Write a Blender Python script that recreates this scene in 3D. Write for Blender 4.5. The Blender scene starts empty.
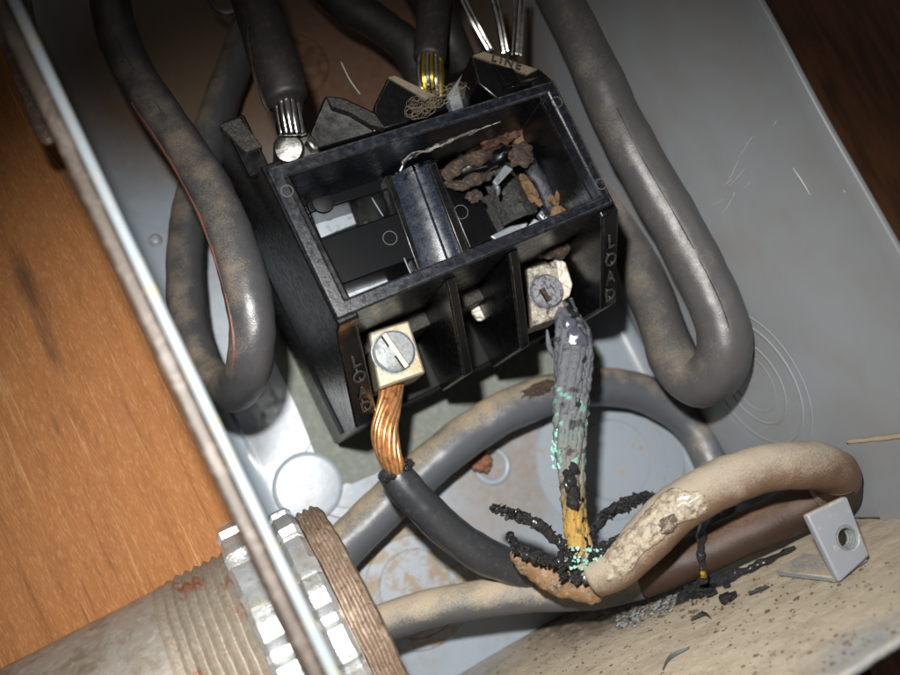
# Open outdoor disconnect box with a burnt fuse block.  1 unit = 1 cm.
import bpy, math, random
from mathutils import Vector, Matrix, noise
random.seed(7)
S = bpy.context.scene
COL = S.collection
S.unit_settings.scale_length = 0.01

# ------------------------------------------------------------ camera
F = 895.0
H = 26.0
mz = Vector((-188, 177.5, F)).normalized()
AY = Vector((-4840, -9640, F)); AY = (AY - AY.dot(mz) * mz).normalized()
AZ = -mz
AX = AY.cross(AZ)
EYE = Vector((0, 0, H))


def to_world(v):
    return Vector((AX.dot(v), AY.dot(v), AZ.dot(v)))


def ray(u, v):
    return to_world(Vector((u - 450, v - 337.5, F)))


def P(u, v, z):
    d = ray(u, v)
    return EYE + d * ((z - H) / d.z)


def PX(u, v, x):
    d = ray(u, v)
    return EYE + d * (x / d.x)


def PY(u, v, y):
    d = ray(u, v)
    return EYE + d * (y / d.y)


AXIS_R = to_world(Vector((1, 0, 0)))
right, down, fwd = to_world(Vector((1, 0, 0))), to_world(Vector((0, 1, 0))), to_world(Vector((0, 0, 1)))
cd = bpy.data.cameras.new('camera')
cam = bpy.data.objects.new('camera', cd)
COL.objects.link(cam)
M = Matrix((right, -down, -fwd)).transposed().to_4x4()
M.translation = EYE
cam.matrix_world = M
cd.sensor_width = 36
cd.lens = 36 * F / 900
cd.clip_start = 0.1
cd.clip_end = 500
cd.dof.use_dof = True
cd.dof.focus_distance = 20.0
cd.dof.aperture_fstop = 0.13
S.camera = cam

# ------------------------------------------------------------ light
W = bpy.data.worlds.new('World')
S.world = W
W.use_nodes = True
bg = W.node_tree.nodes['Background']
bg.inputs[0].default_value = (1.0, 0.9, 0.82, 1)
bg.inputs[1].default_value = 0.08
S.view_settings.view_transform = 'Standard'
S.view_settings.look = 'None'
S.view_settings.exposure = 0
S.view_settings.gamma = 1

ld = bpy.data.lights.new('flashlight', 'SPOT')
ld.energy = 45000
ld.color = (1.0, 0.98, 0.94)
ld.shadow_soft_size = 0.45
ld.spot_size = math.radians(76)
ld.spot_blend = 1.0
lo = bpy.data.objects.new('flashlight', ld)
COL.objects.link(lo)
LPOS = EYE + Vector((0.1, 3.6, 0.4))
lo.location = LPOS
lo.rotation_euler = (P(455, 530, 3) - LPOS).to_track_quat('-Z', 'Y').to_euler()


# ------------------------------------------------------------ materials
def mat(name, col, rough=0.5, metal=0.0, coat=0.0, spec=0.5, var=None, var2=None, dust=None, bump=None, bump2=None,
        edge=None, spots=None, stretch=(1, 1, 1), attr=None, rvar=0.0, crack=None):
    """var: (colour, scale, lo, hi); dust: (colour, bias, gain, noise scale); bump: (scale, strength, detail)
    spots: [(centre, radius, colour, strength)]"""
    m = bpy.data.materials.new(name)
    m.use_nodes = True
    nt = m.node_tree
    N, L = nt.nodes, nt.links
    b = N['Principled BSDF']
    tc = N.new('ShaderNodeTexCoord')
    mp = N.new('ShaderNodeMapping')
    mp.inputs['Scale'].default_value = stretch
    L.new(tc.outputs['Object'], mp.inputs[0])
    vec = mp.outputs[0]

    def nz(scale, detail=5, rough_=0.6, v=None, dist=0.0):
        n = N.new('ShaderNodeTexNoise')
        n.inputs['Scale'].default_value = scale
        n.inputs['Detail'].default_value = detail
        n.inputs['Roughness'].default_value = rough_
        n.inputs['Distortion'].default_value = dist
        L.new(v or vec, n.inputs['Vector'])
        return n.outputs[0]

    def rng(x, lo, hi, a=0.0, c=1.0):
        r = N.new('ShaderNodeMapRange')
        L.new(x, r.inputs[0])
        for i, q in enumerate((lo, hi, a, c)):
            r.inputs[i + 1].default_value = q
        return r.outputs[0]

    def mul(x, y, op='MULTIPLY'):
        q = N.new('ShaderNodeMath')
        q.operation = op
        q.use_clamp = op != 'ADD'
        for i, s in enumerate((x, y)):
            if isinstance(s, (int, float)):
                q.inputs[i].default_value = s
            else:
                L.new(s, q.inputs[i])
        return q.outputs[0]

    def mix(fac, a, c):
        q = N.new('ShaderNodeMix')
        q.data_type = 'RGBA'
        L.new(fac, q.inputs[0])
        for i, s in ((6, a), (7, c)):
            if isinstance(s, tuple):
                q.inputs[i].default_value = (*s, 1)
            else:
                L.new(s, q.inputs[i])
        return q.outputs[2]

    c = tuple(col)
    so = Vector((6.2, 3, 0)) if name in ('painted steel', 'painted side wall', 'dusty floor of box') else Vector((0, 0, 0))
    if attr:
        a = N.new('ShaderNodeAttribute')
        a.attribute_name = attr
        c = a.outputs['Color']
    rfac = None
    for k in (var, var2):
        if k:
            c = mix(rng(nz(k[1], 6, 0.65, dist=0.4), k[2], k[3]), c, k[0])
    if name == 'orange cedar':
        m2 = N.new('ShaderNodeMapping')
        m2.inputs['Scale'].default_value = (3.2, 0.10, 1)
        L.new(tc.outputs['Object'], m2.inputs[0])
        c = mix(rng(nz(2.0, 7, 0.7, v=m2.outputs[0], dist=.3), 0.56, 0.70), c, (0.17, 0.06, 0.016))
        c = mix(rng(nz(1.3, 5, 0.7, v=m2.outputs[0], dist=.6), 0.58, 0.72), c, (0.50, 0.29, 0.12))
    if spots:
        for (ct, rad, sc, st) in spots:
            d = N.new('ShaderNodeVectorMath')
            d.operation = 'DISTANCE'
            L.new(tc.outputs['Object'], d.inputs[0])
            d.inputs[1].default_value = Vector(ct) - so
            if name == 'orange cedar':
                L.new(vec, d.inputs[0])
                d.inputs[1].default_value = (ct[0], ct[1] * stretch[1], ct[2])
            wob = mul(nz(1.6, 6, 0.7), rad * 1.3)
            s = mul(mul(d.outputs['Value'], wob, 'ADD'), -rad * 0.65, 'ADD')
            f = mul(rng(s, rad, rad * 0.35), rng(nz(3.4, 8, 0.75), 0.32, 0.68, 0.25 if rad < 3 else 0.85, st))
            c = mix(f, c, sc)
    if dust:
        g = N.new('ShaderNodeNewGeometry')
        dt = N.new('ShaderNodeVectorMath')
        dt.operation = 'DOT_PRODUCT'
        L.new(g.outputs['Normal'], dt.inputs[0])
        dt.inputs[1].default_value = Vector((-0.25, 0.9, 0.3)).normalized()
        big = rng(nz(dust[3] * 0.09, 2), 0.3, 0.7, -0.28, 0.28)
        fine = rng(nz(dust[3] * 1.6, 8, 0.8), 0.3, 0.7, -0.45, 0.45)
        s = mul(mul(dt.outputs['Value'], mul(big, fine, 'ADD'), 'ADD'), dust[1], 'ADD')
        f = rng(s, 0.0, 1.0 / dust[2])
        rfac = f
        c = mix(f, c, dust[0])
    if edge:
        bv = N.new('ShaderNodeBevel')
        bv.samples = 4
        bv.inputs[0].default_value = edge[1]
        g2 = N.new('ShaderNodeNewGeometry')
        d2 = N.new('ShaderNodeVectorMath')
        d2.operation = 'DOT_PRODUCT'
        L.new(bv.outputs[0], d2.inputs[0])
        L.new(g2.outputs['Normal'], d2.inputs[1])
        f = mul(rng(d2.outputs['Value'], 0.985, 0.87), rng(nz(7, 6, 0.7), 0.38, 0.58, 0.1, edge[2]))
        c = mix(f, c, edge[0])
    if isinstance(c, tuple):
        b.inputs['Base Color'].default_value = (*c, 1)
    else:
        L.new(c, b.inputs['Base Color'])
    b.inputs['Metallic'].default_value = metal
    r = rng(nz(5, 5), 0.25, 0.75, max(0.03, rough - rvar), min(1, rough + rvar))
    if rfac is not None:
        r = mul(r, mul(rfac, 0.45), 'ADD')
    L.new(r, b.inputs['Roughness'])
    b.inputs['Specular IOR Level'].default_value = spec
    b.inputs['Coat Weight'].default_value = coat
    b.inputs['Coat Roughness'].default_value = 0.15
    prev = None
    for k in (bump, bump2):
        if k:
            bp = N.new('ShaderNodeBump')
            bp.inputs['Strength'].default_value = k[1]
            bp.inputs['Distance'].default_value = 0.05
            L.new(nz(k[0], k[2], 0.65), bp.inputs['Height'])
            if prev:
                L.new(prev, bp.inputs['Normal'])
            prev = bp.outputs[0]
    if crack:
        vo = N.new('ShaderNodeTexVoronoi')
        vo.feature = 'DISTANCE_TO_EDGE'
        vo.inputs['Scale'].default_value = crack[0]
        L.new(vec, vo.inputs['Vector'])
        bp = N.new('ShaderNodeBump')
        bp.inputs['Strength'].default_value = crack[1]
        bp.inputs['Distance'].default_value = 0.06
        L.new(rng(vo.outputs[0], 0.0, 0.12), bp.inputs['Height'])
        if prev:
            L.new(prev, bp.inputs['Normal'])
        prev = bp.outputs[0]
    if prev:
        L.new(prev, b.inputs['Normal'])
    return m


TAN = (0.40, 0.32, 0.22)
PAINT = (0.255, 0.295, 0.34)
STAIN = (0.20, 0.115, 0.05)
M_back = mat('painted steel', PAINT, 0.34, spec=0.55, rvar=0.1, var=((0.23, 0.245, 0.26), 0.9, 0.5, 0.75),
             var2=((0.30, 0.25, 0.18), 6, 0.62, 0.8), bump=(0.5, 0.25, 2), bump2=(18, 0.05, 3),
             spots=[(tuple(P(510, 470, 0)), 2.1, (0.22, 0.16, 0.11), 0.85), (tuple(P(445, 560, 0)), 1.6, (0.25, 0.17, 0.10), 0.85),
                    (tuple(P(395, 540, 0)), 1.6, (0.20, 0.13, 0.08), 0.8),
                    (tuple(P(350, 30, 0)), 4.6, (0.13, 0.06, 0.028), 1.0), (tuple(P(180, 60, 0)), 3.5, (0.14, 0.09, 0.05), 1.0)])
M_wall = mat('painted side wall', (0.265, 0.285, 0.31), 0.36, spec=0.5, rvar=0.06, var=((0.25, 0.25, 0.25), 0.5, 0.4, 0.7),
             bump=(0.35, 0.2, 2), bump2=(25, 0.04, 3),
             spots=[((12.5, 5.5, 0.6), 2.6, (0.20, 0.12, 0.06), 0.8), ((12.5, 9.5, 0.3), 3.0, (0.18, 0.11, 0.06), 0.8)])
M_lwall = mat('painted left wall', (0.24, 0.24, 0.22), 0.3, spec=0.6, rvar=0.1, var=((0.22, 0.16, 0.10), 2.5, 0.5, 0.65), bump=(4, 0.15, 4))
M_hem = mat('rolled steel lip', (0.23, 0.26, 0.285), 0.25, spec=0.8, rvar=0.1, var=((0.32, 0.29, 0.17), 1.2, 0.52, 0.66),
            var2=((0.22, 0.18, 0.13), 5, 0.6, 0.75), bump=(6, 0.2, 4))
M_flange = mat('grimy outer flange', (0.055, 0.04, 0.03), 0.55, var=((0.11, 0.09, 0.075), 3, 0.5, 0.65), bump=(8, 0.2, 5))
M_ledge = mat('dusty floor of box', (0.46, 0.39, 0.295), 0.85, spec=0.2, var=((0.32, 0.265, 0.19), 1.1, 0.48, 0.7),
              var2=((0.55, 0.48, 0.38), 18, 0.52, 0.75), bump=(9, 0.5, 8), bump2=(40, 0.35, 4),
              spots=[(tuple(PY(870, 650, -6.5)), 1.4, (0.24, 0.27, 0.30), 1.0), (tuple(PY(430, 690, -6.5)), 2.6, (0.30, 0.33, 0.37), 1.0),
                     (tuple(PY(640, 595, -6.5)), 2.3, (0.035, 0.025, 0.02), 1.0), (tuple(PY(600, 606, -6.5)), 2.3, (0.05, 0.035, 0.025), 1.0), (tuple(PY(560, 612, -6.5)), 1.6, (0.10, 0.075, 0.05), 0.8)])
M_dust = mat('beige dust', TAN, 0.9, spec=0.1, bump=(20, 0.5, 6))
M_scratch = mat('bare scratch', (0.42, 0.42, 0.41), 0.5)
M_knock = mat('knockout paint', (0.27, 0.31, 0.355), 0.33, spec=0.55, rvar=0.08, var=((0.30, 0.24, 0.16), 3.5, 0.58, 0.72), bump=(1.5, 0.15, 3))
M_knockd = mat('dusty knockout paint', (0.29, 0.32, 0.36), 0.4, var=((0.25, 0.20, 0.145), 2.2, 0.45, 0.58), bump=(3, 0.2, 5))
BLK = (0.012, 0.013, 0.016)
M_blk = mat('black phenolic', (0.0022, 0.0024, 0.003), 0.27, spec=0.4, rvar=0.1, var=((0.014, 0.014, 0.013), 18, 0.6, 0.8), bump=(40, 0.06, 3),
            edge=((0.36, 0.33, 0.26), 0.03, 0.7))
M_frame = mat('scuffed black frame', (0.004, 0.005, 0.008), 0.3, spec=0.4, rvar=0.14, var=((0.022, 0.028, 0.04), 8, 0.5, 0.78),
              bump=(25, 0.15, 4), edge=((0.50, 0.46, 0.38), 0.04, 1.0))
M_gloss = mat('glossy black divider', (0.006, 0.009, 0.016), 0.24, spec=0.7, coat=0.3, rvar=0.1, var=((0.045, 0.065, 0.10), 34, 0.5, 0.75), bump=(60, 0.12, 4))
M_dustblk = mat('dust covered black plastic', (0.010, 0.009, 0.008), 0.55, var=((0.07, 0.055, 0.04), 15, 0.48, 0.74), bump=(22, 0.7, 7))
M_mark = mat('greyed mould mark', (0.06, 0.06, 0.058), 0.6)
M_tanlab = mat('dusty label strip', (0.17, 0.135, 0.095), 0.8, var=((0.12, 0.09, 0.06), 6, 0.5, 0.7), bump=(20, 0.4, 5))
M_letter = mat('raised black letter', (0.012, 0.012, 0.013), 0.25, spec=0.8, edge=((0.3, 0.3, 0.27), 0.02, 0.6))
RUB = (0.022, 0.023, 0.026)
DUST = (0.27, 0.215, 0.145)
M_rubA = mat('dusty black cable', (0.045, 0.045, 0.05), 0.36, spec=0.6, rvar=0.1, var=((0.06, 0.055, 0.05), 14, 0.5, 0.75), var2=((0.17, 0.15, 0.125), 24, 0.64, 0.76), dust=((0.22, 0.175, 0.12), -0.36, 0.9, 16),
             bump=(3, 0.2, 5), bump2=(30, 0.12, 4))
M_rubE = mat('grey black cable', (0.065, 0.064, 0.068), 0.36, spec=0.6, rvar=0.08, var=((0.085, 0.07, 0.05), 7, 0.5, 0.75), var2=((0.20, 0.18, 0.15), 26, 0.64, 0.76), dust=((0.25, 0.205, 0.145), -0.45, 0.8, 12),
             bump=(2.5, 0.15, 5), bump2=(35, 0.15, 4))
M_rubF = mat('grey neutral cable', (0.075, 0.083, 0.096), 0.38, spec=0.6, rvar=0.08, dust=((0.38, 0.30, 0.19), -0.35, 1.0, 12), bump=(3, 0.2, 5), bump2=(40, 0.1, 3))
M_rubG = mat('clean black cable', (0.026, 0.028, 0.032), 0.33, spec=0.6, var=((0.06, 0.06, 0.06), 8, 0.55, 0.75), dust=((0.2, 0.17, 0.12), -1.05, 1.5, 14), bump=(3, 0.15, 5), bump2=(40, 0.1, 3))
M_rubH = mat('dust caked cable', (0.07, 0.072, 0.078), 0.42, spec=0.6, dust=((0.35, 0.29, 0.21), -0.05, 1.2, 13), bump=(4, 0.2, 6), bump2=(45, 0.25, 5))
M_rubT = mat('tan dust caked cable', (0.13, 0.075, 0.045), 0.42, spec=0.5, dust=((0.34, 0.29, 0.225), 0.22, 1.0, 14), bump=(5, 0.45, 8), bump2=(38, 0.7, 6))
M_red = mat('red cable stripe', (0.17, 0.045, 0.033), 0.5, var=((0.08, 0.06, 0.045), 5, 0.45, 0.6), bump=(20, 0.3, 4))
M_dark = mat('near black cable', (0.014, 0.013, 0.013), 0.55, var=((0.03, 0.022, 0.016), 6, 0.5, 0.7), bump=(3, 0.2, 4))  # near-black jacket of the upper line cables
M_copper = mat('bright copper', (0.66, 0.33, 0.14), 0.34, metal=0.75, var=((0.30, 0.13, 0.05), 7, 0.5, 0.68), rvar=0.1)
M_tin = mat('tinned strand', (0.72, 0.72, 0.70), 0.16, metal=1.0, var=((0.25, 0.24, 0.22), 5, 0.5, 0.7), rvar=0.08)
M_brassw = mat('yellowed strand', (0.75, 0.52, 0.08), 0.24, metal=1.0, var=((0.3, 0.2, 0.03), 5, 0.5, 0.7))
M_lug = mat('brass lug', (0.31, 0.285, 0.215), 0.5, metal=0.5, var=((0.30, 0.21, 0.10), 2.5, 0.48, 0.68), var2=((0.14, 0.12, 0.08), 12, 0.58, 0.74), bump=(15, 0.15, 4), rvar=0.1)
M_screw = mat('zinc screw', (0.22, 0.24, 0.25), 0.5, metal=0.3, var=((0.14, 0.145, 0.14), 14, 0.45, 0.68), bump=(14, 0.15, 5), rvar=0.12)
M_slot = mat('worn screw slot', (0.72, 0.64, 0.42), 0.5)
M_chrome = mat('bright plated metal', (0.15, 0.15, 0.14), 0.45, metal=1.0, var=((0.2, 0.2, 0.18), 3, 0.5, 0.7), bump=(4, 0.3, 3))
M_lugb = mat('scorched lug', (0.30, 0.27, 0.22), 0.55, metal=0.5, var=((0.55, 0.52, 0.44), 9, 0.5, 0.64), var2=((0.06, 0.05, 0.05), 5, 0.55, 0.66), bump=(12, 0.8, 7))
M_scrb = mat('scorched screw', (0.22, 0.22, 0.25), 0.5, metal=0.5, var=((0.07, 0.06, 0.06), 8, 0.5, 0.62), bump=(12, 0.9, 7))
M_ash = mat('ash covered strands', (0.3, 0.3, 0.3), 0.55, attr='tint', metal=0.25, bump=(14, 0.9, 8), bump2=(50, 0.5, 3), var=((0.05, 0.05, 0.055), 9, 0.56, 0.68))
M_char = mat('charred insulation', (0.004, 0.004, 0.005), 0.32, spec=0.6, coat=0.15, var=((0.02, 0.02, 0.024), 14, 0.55, 0.7), bump=(9, 1.0, 7), bump2=(26, 1.0, 6))
M_scorch = mat('scorched brown insulation', (0.19, 0.105, 0.05), 0.6, var=((0.05, 0.03, 0.02), 3, 0.5, 0.62), var2=((0.32, 0.24, 0.155), 6, 0.5, 0.7), bump=(10, 0.6, 7))
M_green = mat('green copper salt', (0.22, 0.50, 0.42), 0.8, var=((0.5, 0.6, 0.55), 6, 0.5, 0.7), bump=(20, 0.6, 5))
M_rust = mat('rust', (0.07, 0.03, 0.018), 0.8, var=((0.22, 0.10, 0.05), 9, 0.5, 0.66), var2=((0.07, 0.04, 0.03), 11, 0.52, 0.62), bump=(14, 0.9, 8))
M_burn = mat('burnt brown crust', (0.028, 0.017, 0.012), 0.75, var=((0.14, 0.085, 0.045), 14, 0.52, 0.7), var2=((0.02, 0.015, 0.012), 6, 0.5, 0.62), bump=(10, 1.0, 8))
M_wool = mat('orange fluffy corrosion', (0.17, 0.105, 0.05), 0.9, var=((0.10, 0.06, 0.03), 9, 0.48, 0.6), bump=(16, 1.0, 8))
M_blue = mat('blued steel spring', (0.018, 0.02, 0.03), 0.45, metal=0.4, var=((0.07, 0.06, 0.055), 6, 0.5, 0.7), bump=(14, 0.4, 6))
M_ashpl = mat('blistered grey plastic', (0.014, 0.0145, 0.015), 0.35, spec=0.7, var=((0.11, 0.11, 0.105), 14, 0.56, 0.68), bump=(10, 1.0, 8), bump2=(26, .8, 5))
M_plate = mat('pale contact plate', (0.34, 0.38, 0.42), 0.35, metal=0.7, var=((0.12, 0.12, 0.12), 5, 0.5, 0.7))
M_white = mat('melted white plastic', (0.55, 0.52, 0.46), 0.6, var=((0.35, 0.22, 0.10), 2.5, 0.5, 0.65), bump=(8, 0.6, 5), crack=(3, 0.6))
M_paper = mat('grey insulating paper', (0.17, 0.185, 0.165), 0.9, spec=0.15, var=((0.23, 0.24, 0.21), 5, 0.45, 0.7), bump=(22, 0.4, 7))
M_pipe = mat('weathered conduit', (0.33, 0.30, 0.26), 0.45, metal=0.5, var=((0.22, 0.17, 0.12), 1.6, 0.5, 0.68), var2=((0.46, 0.43, 0.38), 4, 0.55, 0.72), bump=(6, 0.35, 7), rvar=0.12)
M_thread = mat('rusty conduit thread', (0.27, 0.23, 0.18), 0.55, metal=0.45, var=((0.33, 0.29, 0.24), 6, 0.48, 0.68), var2=((0.24, 0.085, 0.035), 1.3, 0.55, 0.68), bump=(9, 0.7, 8))
M_bush = mat('brown conduit bushing', (0.20, 0.14, 0.10), 0.5, metal=0.2, var=((0.36, 0.29, 0.22), 3, 0.5, 0.66), var2=((0.10, 0.06, 0.04), 8, 0.54, 0.68), bump=(9, 0.6, 7))
M_nut = mat('galvanised locknut', (0.55, 0.57, 0.58), 0.3, metal=0.7, var=((0.40, 0.38, 0.31), 2.2, 0.5, 0.72), var2=((0.25, 0.24, 0.21), 8, 0.58, 0.72), bump=(7, 0.4, 6), rvar=0.1)
M_clip = mat('grey painted clip', (0.22, 0.235, 0.265), 0.42, var=((0.42, 0.36, 0.28), 5, 0.58, 0.72), bump=(20, 0.15, 4), dust=((0.42, 0.35, 0.25), -0.75, 3, 9),
             edge=((0.5, 0.45, 0.36), 0.03, 0.5))
M_wood = mat('orange cedar', (0.30, 0.118, 0.034), 0.62, spec=0.35, stretch=(1, 0.2, 1), var=((0.24, 0.088, 0.024), 3.5, 0.47, 0.72),
             var2=((0.40, 0.20, 0.085), 22, 0.5, 0.72), bump=(7, 0.7, 9), bump2=(45, 0.6, 4),
             spots=[(tuple(P(28, 285, 3.2)), 0.32, (0.06, 0.025, 0.012), 1.0), (tuple(P(50, 345, 3.2)), 0.2, (0.08, 0.03, 0.012), 0.9), (tuple(P(115, 240, 3.2)), 0.12, (0.12, 0.04, 0.015), 0.8),
                    (tuple(P(55, 425, 3.2)), 0.1, (0.12, 0.04, 0.015), 0.8)])
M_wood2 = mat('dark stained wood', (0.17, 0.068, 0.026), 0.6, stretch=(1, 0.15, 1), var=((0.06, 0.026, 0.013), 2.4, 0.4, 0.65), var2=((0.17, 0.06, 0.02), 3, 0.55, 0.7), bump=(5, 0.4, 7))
M_hasp = mat('brown steel hasp', (0.10, 0.07, 0.05), 0.5, metal=0.3, var=((0.2, 0.17, 0.14), 3, 0.5, 0.7), bump=(8, 0.3, 5))
M_crumb = mat('brown crumbs', (0.10, 0.065, 0.04), 0.8, var=((0.25, 0.19, 0.13), 3, 0.5, 0.6))
M_lint = mat('lint', (0.16, 0.13, 0.09), 0.9)


# ------------------------------------------------------------ mesh helpers
def empty(name, loc, label, cat, group=None):
    o = bpy.data.objects.new(name, None)
    o.empty_display_size = 0.5
    COL.objects.link(o)
    o.location = loc
    tag(o, label, cat, group)
    return o


def tag(o, label, cat, group=None, kind=None):
    o['label'] = label
    o['category'] = cat
    if group:
        o['group'] = group
    if kind:
        o['kind'] = kind
    return o


def wloc(o):
    v = Vector((0, 0, 0))
    while o:
        v += Vector(o.location)
        o = o.parent
    return v


def obj(name, vf, m, parent=None, smooth=True, bevel=0.0, origin=None, cols=None, angle=40):
    vs, fs = vf
    off = wloc(parent) if parent else (Vector(origin) if origin is not None else Vector((0, 0, 0)))
    me = bpy.data.meshes.new(name)
    me.from_pydata([tuple(Vector(v) - off) for v in vs], [], fs)
    me.validate()
    import bmesh
    bm = bmesh.new()
    bm.from_mesh(me)
    bmesh.ops.recalc_face_normals(bm, faces=bm.faces)
    bm.to_mesh(me)
    bm.free()
    if cols:
        ca = me.color_attributes.new('tint', 'FLOAT_COLOR', 'POINT')
        for i, c in enumerate(cols):
            ca.data[i].color = (*c, 1)
    me.materials.append(m)
    o = bpy.data.objects.new(name, me)
    COL.objects.link(o)
    if parent:
        o.parent = parent
    elif origin is not None:
        o.location = origin
    if smooth:
        me.polygons.foreach_set('use_smooth', [True] * len(me.polygons))
        me.set_sharp_from_angle(angle=math.radians(angle))
    if bevel:
        b = o.modifiers.new('bevel', 'BEVEL')
        b.width = bevel
        b.segments = 2
        b.limit_method = 'ANGLE'
        b.angle_limit = math.radians(30)
        b.harden_normals = False
    return o


def join(*vfs):
    vs, fs = [], []
    for v, f in vfs:
        n = len(vs)
        vs += list(v)
        fs += [tuple(i + n for i in q) for q in f]
    return vs, fs


def prism(top, zb, taper=None):
    """top: list of 3D points; straight down to z = zb (or to the list zb)."""
    n = len(top)
    bot = zb if isinstance(zb, list) else [Vector((p[0], p[1], zb)) for p in top]
    fs = [tuple(range(n)), tuple(range(2 * n - 1, n - 1, -1))]
    fs += [(i, n + i, n + (i + 1) % n, (i + 1) % n) for i in range(n)]
    return list(top) + bot, fs


def pp(pix, z, zb):
    zs = z if isinstance(z, (list, tuple)) else [z] * len(pix)
    return prism([P(u, v, q) for (u, v), q in zip(pix, zs)], zb)


def box(x0, x1, y0, y1, z0, z1):
    return prism([Vector(q) for q in ((x0, y0, z1), (x1, y0, z1), (x1, y1, z1), (x0, y1, z1))], z0)


def catmull(pts, sub=8):
    """pts: list of tuples of any length."""
    out = []
    n = len(pts)
    for i in range(n - 1):
        p0, p1, p2, p3 = pts[max(i - 1, 0)], pts[i], pts[i + 1], pts[min(i + 2, n - 1)]
        for k in range(sub):
            t = k / sub
            out.append(tuple(0.5 * (2 * b + (c - a) * t + (2 * a - 5 * b + 4 * c - d) * t * t + (3 * b - a - 3 * c + d) * t ** 3)
                             for a, b, c, d in zip(p0, p1, p2, p3)))
    out.append(tuple(pts[-1]))
    return out


def frames(ps):
    T = []
    n = len(ps)
    for i in range(n):
        T.append((ps[min(i + 1, n - 1)] - ps[max(i - 1, 0)]).normalized())
    nrm = T[0].orthogonal().normalized()
    if abs(T[0].z) < 0.95:
        nrm = (Vector((0, 0, 1)) - T[0] * T[0].z).normalized()
    out = []
    for i in range(n):
        nrm = (nrm - T[i] * nrm.dot(T[i])).normalized()
        out.append((T[i], nrm, T[i].cross(nrm)))
    return out


def tube(pts, seg=20, sub=8, rough=0.0, rs=1.5, flat=1.0, ridge=None, world=False, seed=0.0, colf=None, roundcap=True):
    """pts: (u, v, z, r_cm) picture point at height z, or world (x, y, z, r)."""
    if not world:
        pts = [(*P(p[0], p[1], p[2]), p[3]) for p in pts]
    pts = catmull([tuple(p) for p in pts], sub)
    if roundcap:
        for end in (0, 1):
            a, b = (pts[0], pts[1]) if end == 0 else (pts[-1], pts[-2])
            d = (Vector(a[:3]) - Vector(b[:3])).normalized()
            q = [(*(Vector(a[:3]) + d * a[3] * h), a[3] * w) for h, w in ((0.14, 0.93), (0.24, 0.7), (0.28, 0.35))]
            pts = list(reversed(q)) + pts if end == 0 else pts + q
    ps = [Vector(p[:3]) for p in pts]
    fr = frames(ps)
    vs, fs, cols = [], [], []
    n = len(ps)
    for i in range(n):
        t, a, b = fr[i]
        for k in range(seg):
            th = 2 * math.pi * k / seg
            r = max(pts[i][3], 0.002)
            if ridge:
                r *= 1 + ridge[1] * math.cos(ridge[0] * th + i * ridge[2])
            d = a * math.cos(th) * flat + b * math.sin(th)
            v = ps[i] + d * r
            if rough:
                q = v * rs + Vector((seed, seed, 0))
                v = v + d * (noise.noise(q) * rough + noise.noise(q * 3.1) * rough * 0.5)
            vs.append(v)
            if colf:
                cols.append(colf(i / (n - 1), th, v))
    for i in range(n - 1):
        for k in range(seg):
            k2 = (k + 1) % seg
            fs.append((i * seg + k, i * seg + k2, (i + 1) * seg + k2, (i + 1) * seg + k))
    fs.append(tuple(range(seg - 1, -1, -1)))
    fs.append(tuple((n - 1) * seg + k for k in range(seg)))
    if colf:
        return (vs, fs), cols
    return vs, fs


def lathe(c, axis, prof, n=48, tooth=None, jitter=0.0):
    """prof: (radius, height) from bottom to top along axis."""
    c = Vector(c)
    axis = Vector(axis).normalized()
    a = axis.orthogonal().normalized()
    b = axis.cross(a)
    vs, fs = [], []
    for j, (r, h) in enumerate(prof):
        for k in range(n):
            th = 2 * math.pi * k / n
            rr = r * (tooth(th, j) if tooth else 1)
            v = c + axis * h + (a * math.cos(th) + b * math.sin(th)) * rr
            if jitter:
                v += axis * noise.noise(v * 2.3) * jitter + (v - c).normalized() * noise.noise(v * 3.7) * jitter
            vs.append(v)
    m = len(prof)
    for j in range(m - 1):
        for k in range(n):
            k2 = (k + 1) % n
            fs.append((j * n + k, j * n + k2, (j + 1) * n + k2, (j + 1) * n + k))
    if prof[0][0] > 0.001:
        fs.append(tuple(range(n - 1, -1, -1)))
    if prof[-1][0] > 0.001:
        fs.append(tuple((m - 1) * n + k for k in range(n)))
    return vs, fs


def ringm(c, axis, R, r, n=64, m=8, gap=None, flat=1.0):
    c = Vector(c)
    axis = Vector(axis).normalized()
    a = axis.orthogonal().normalized()
    b = axis.cross(a)
    vs, fs = [], []
    for k in range(n):
        th = 2 * math.pi * k / n
        d = a * math.cos(th) + b * math.sin(th)
        for j in range(m):
            ph = 2 * math.pi * j / m
            vs.append(c + d * (R + r * math.cos(ph)) + axis * r * math.sin(ph) * flat)
    for k in range(n):
        if gap and any(abs((k / n - g + 0.5) % 1 - 0.5) < 0.02 for g in gap):
            continue
        for j in range(m):
            fs.append((k * m + j, ((k + 1) % n) * m + j, ((k + 1) % n) * m + (j + 1) % m, k * m + (j + 1) % m))
    return vs, fs


def grid(f, nu, nv):
    vs = [f(i / nu, j / nv) for j in range(nv + 1) for i in range(nu + 1)]
    fs = [(j * (nu + 1) + i, j * (nu + 1) + i + 1, (j + 1) * (nu + 1) + i + 1, (j + 1) * (nu + 1) + i) for j in range(nv) for i in range(nu)]
    return vs, fs


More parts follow.
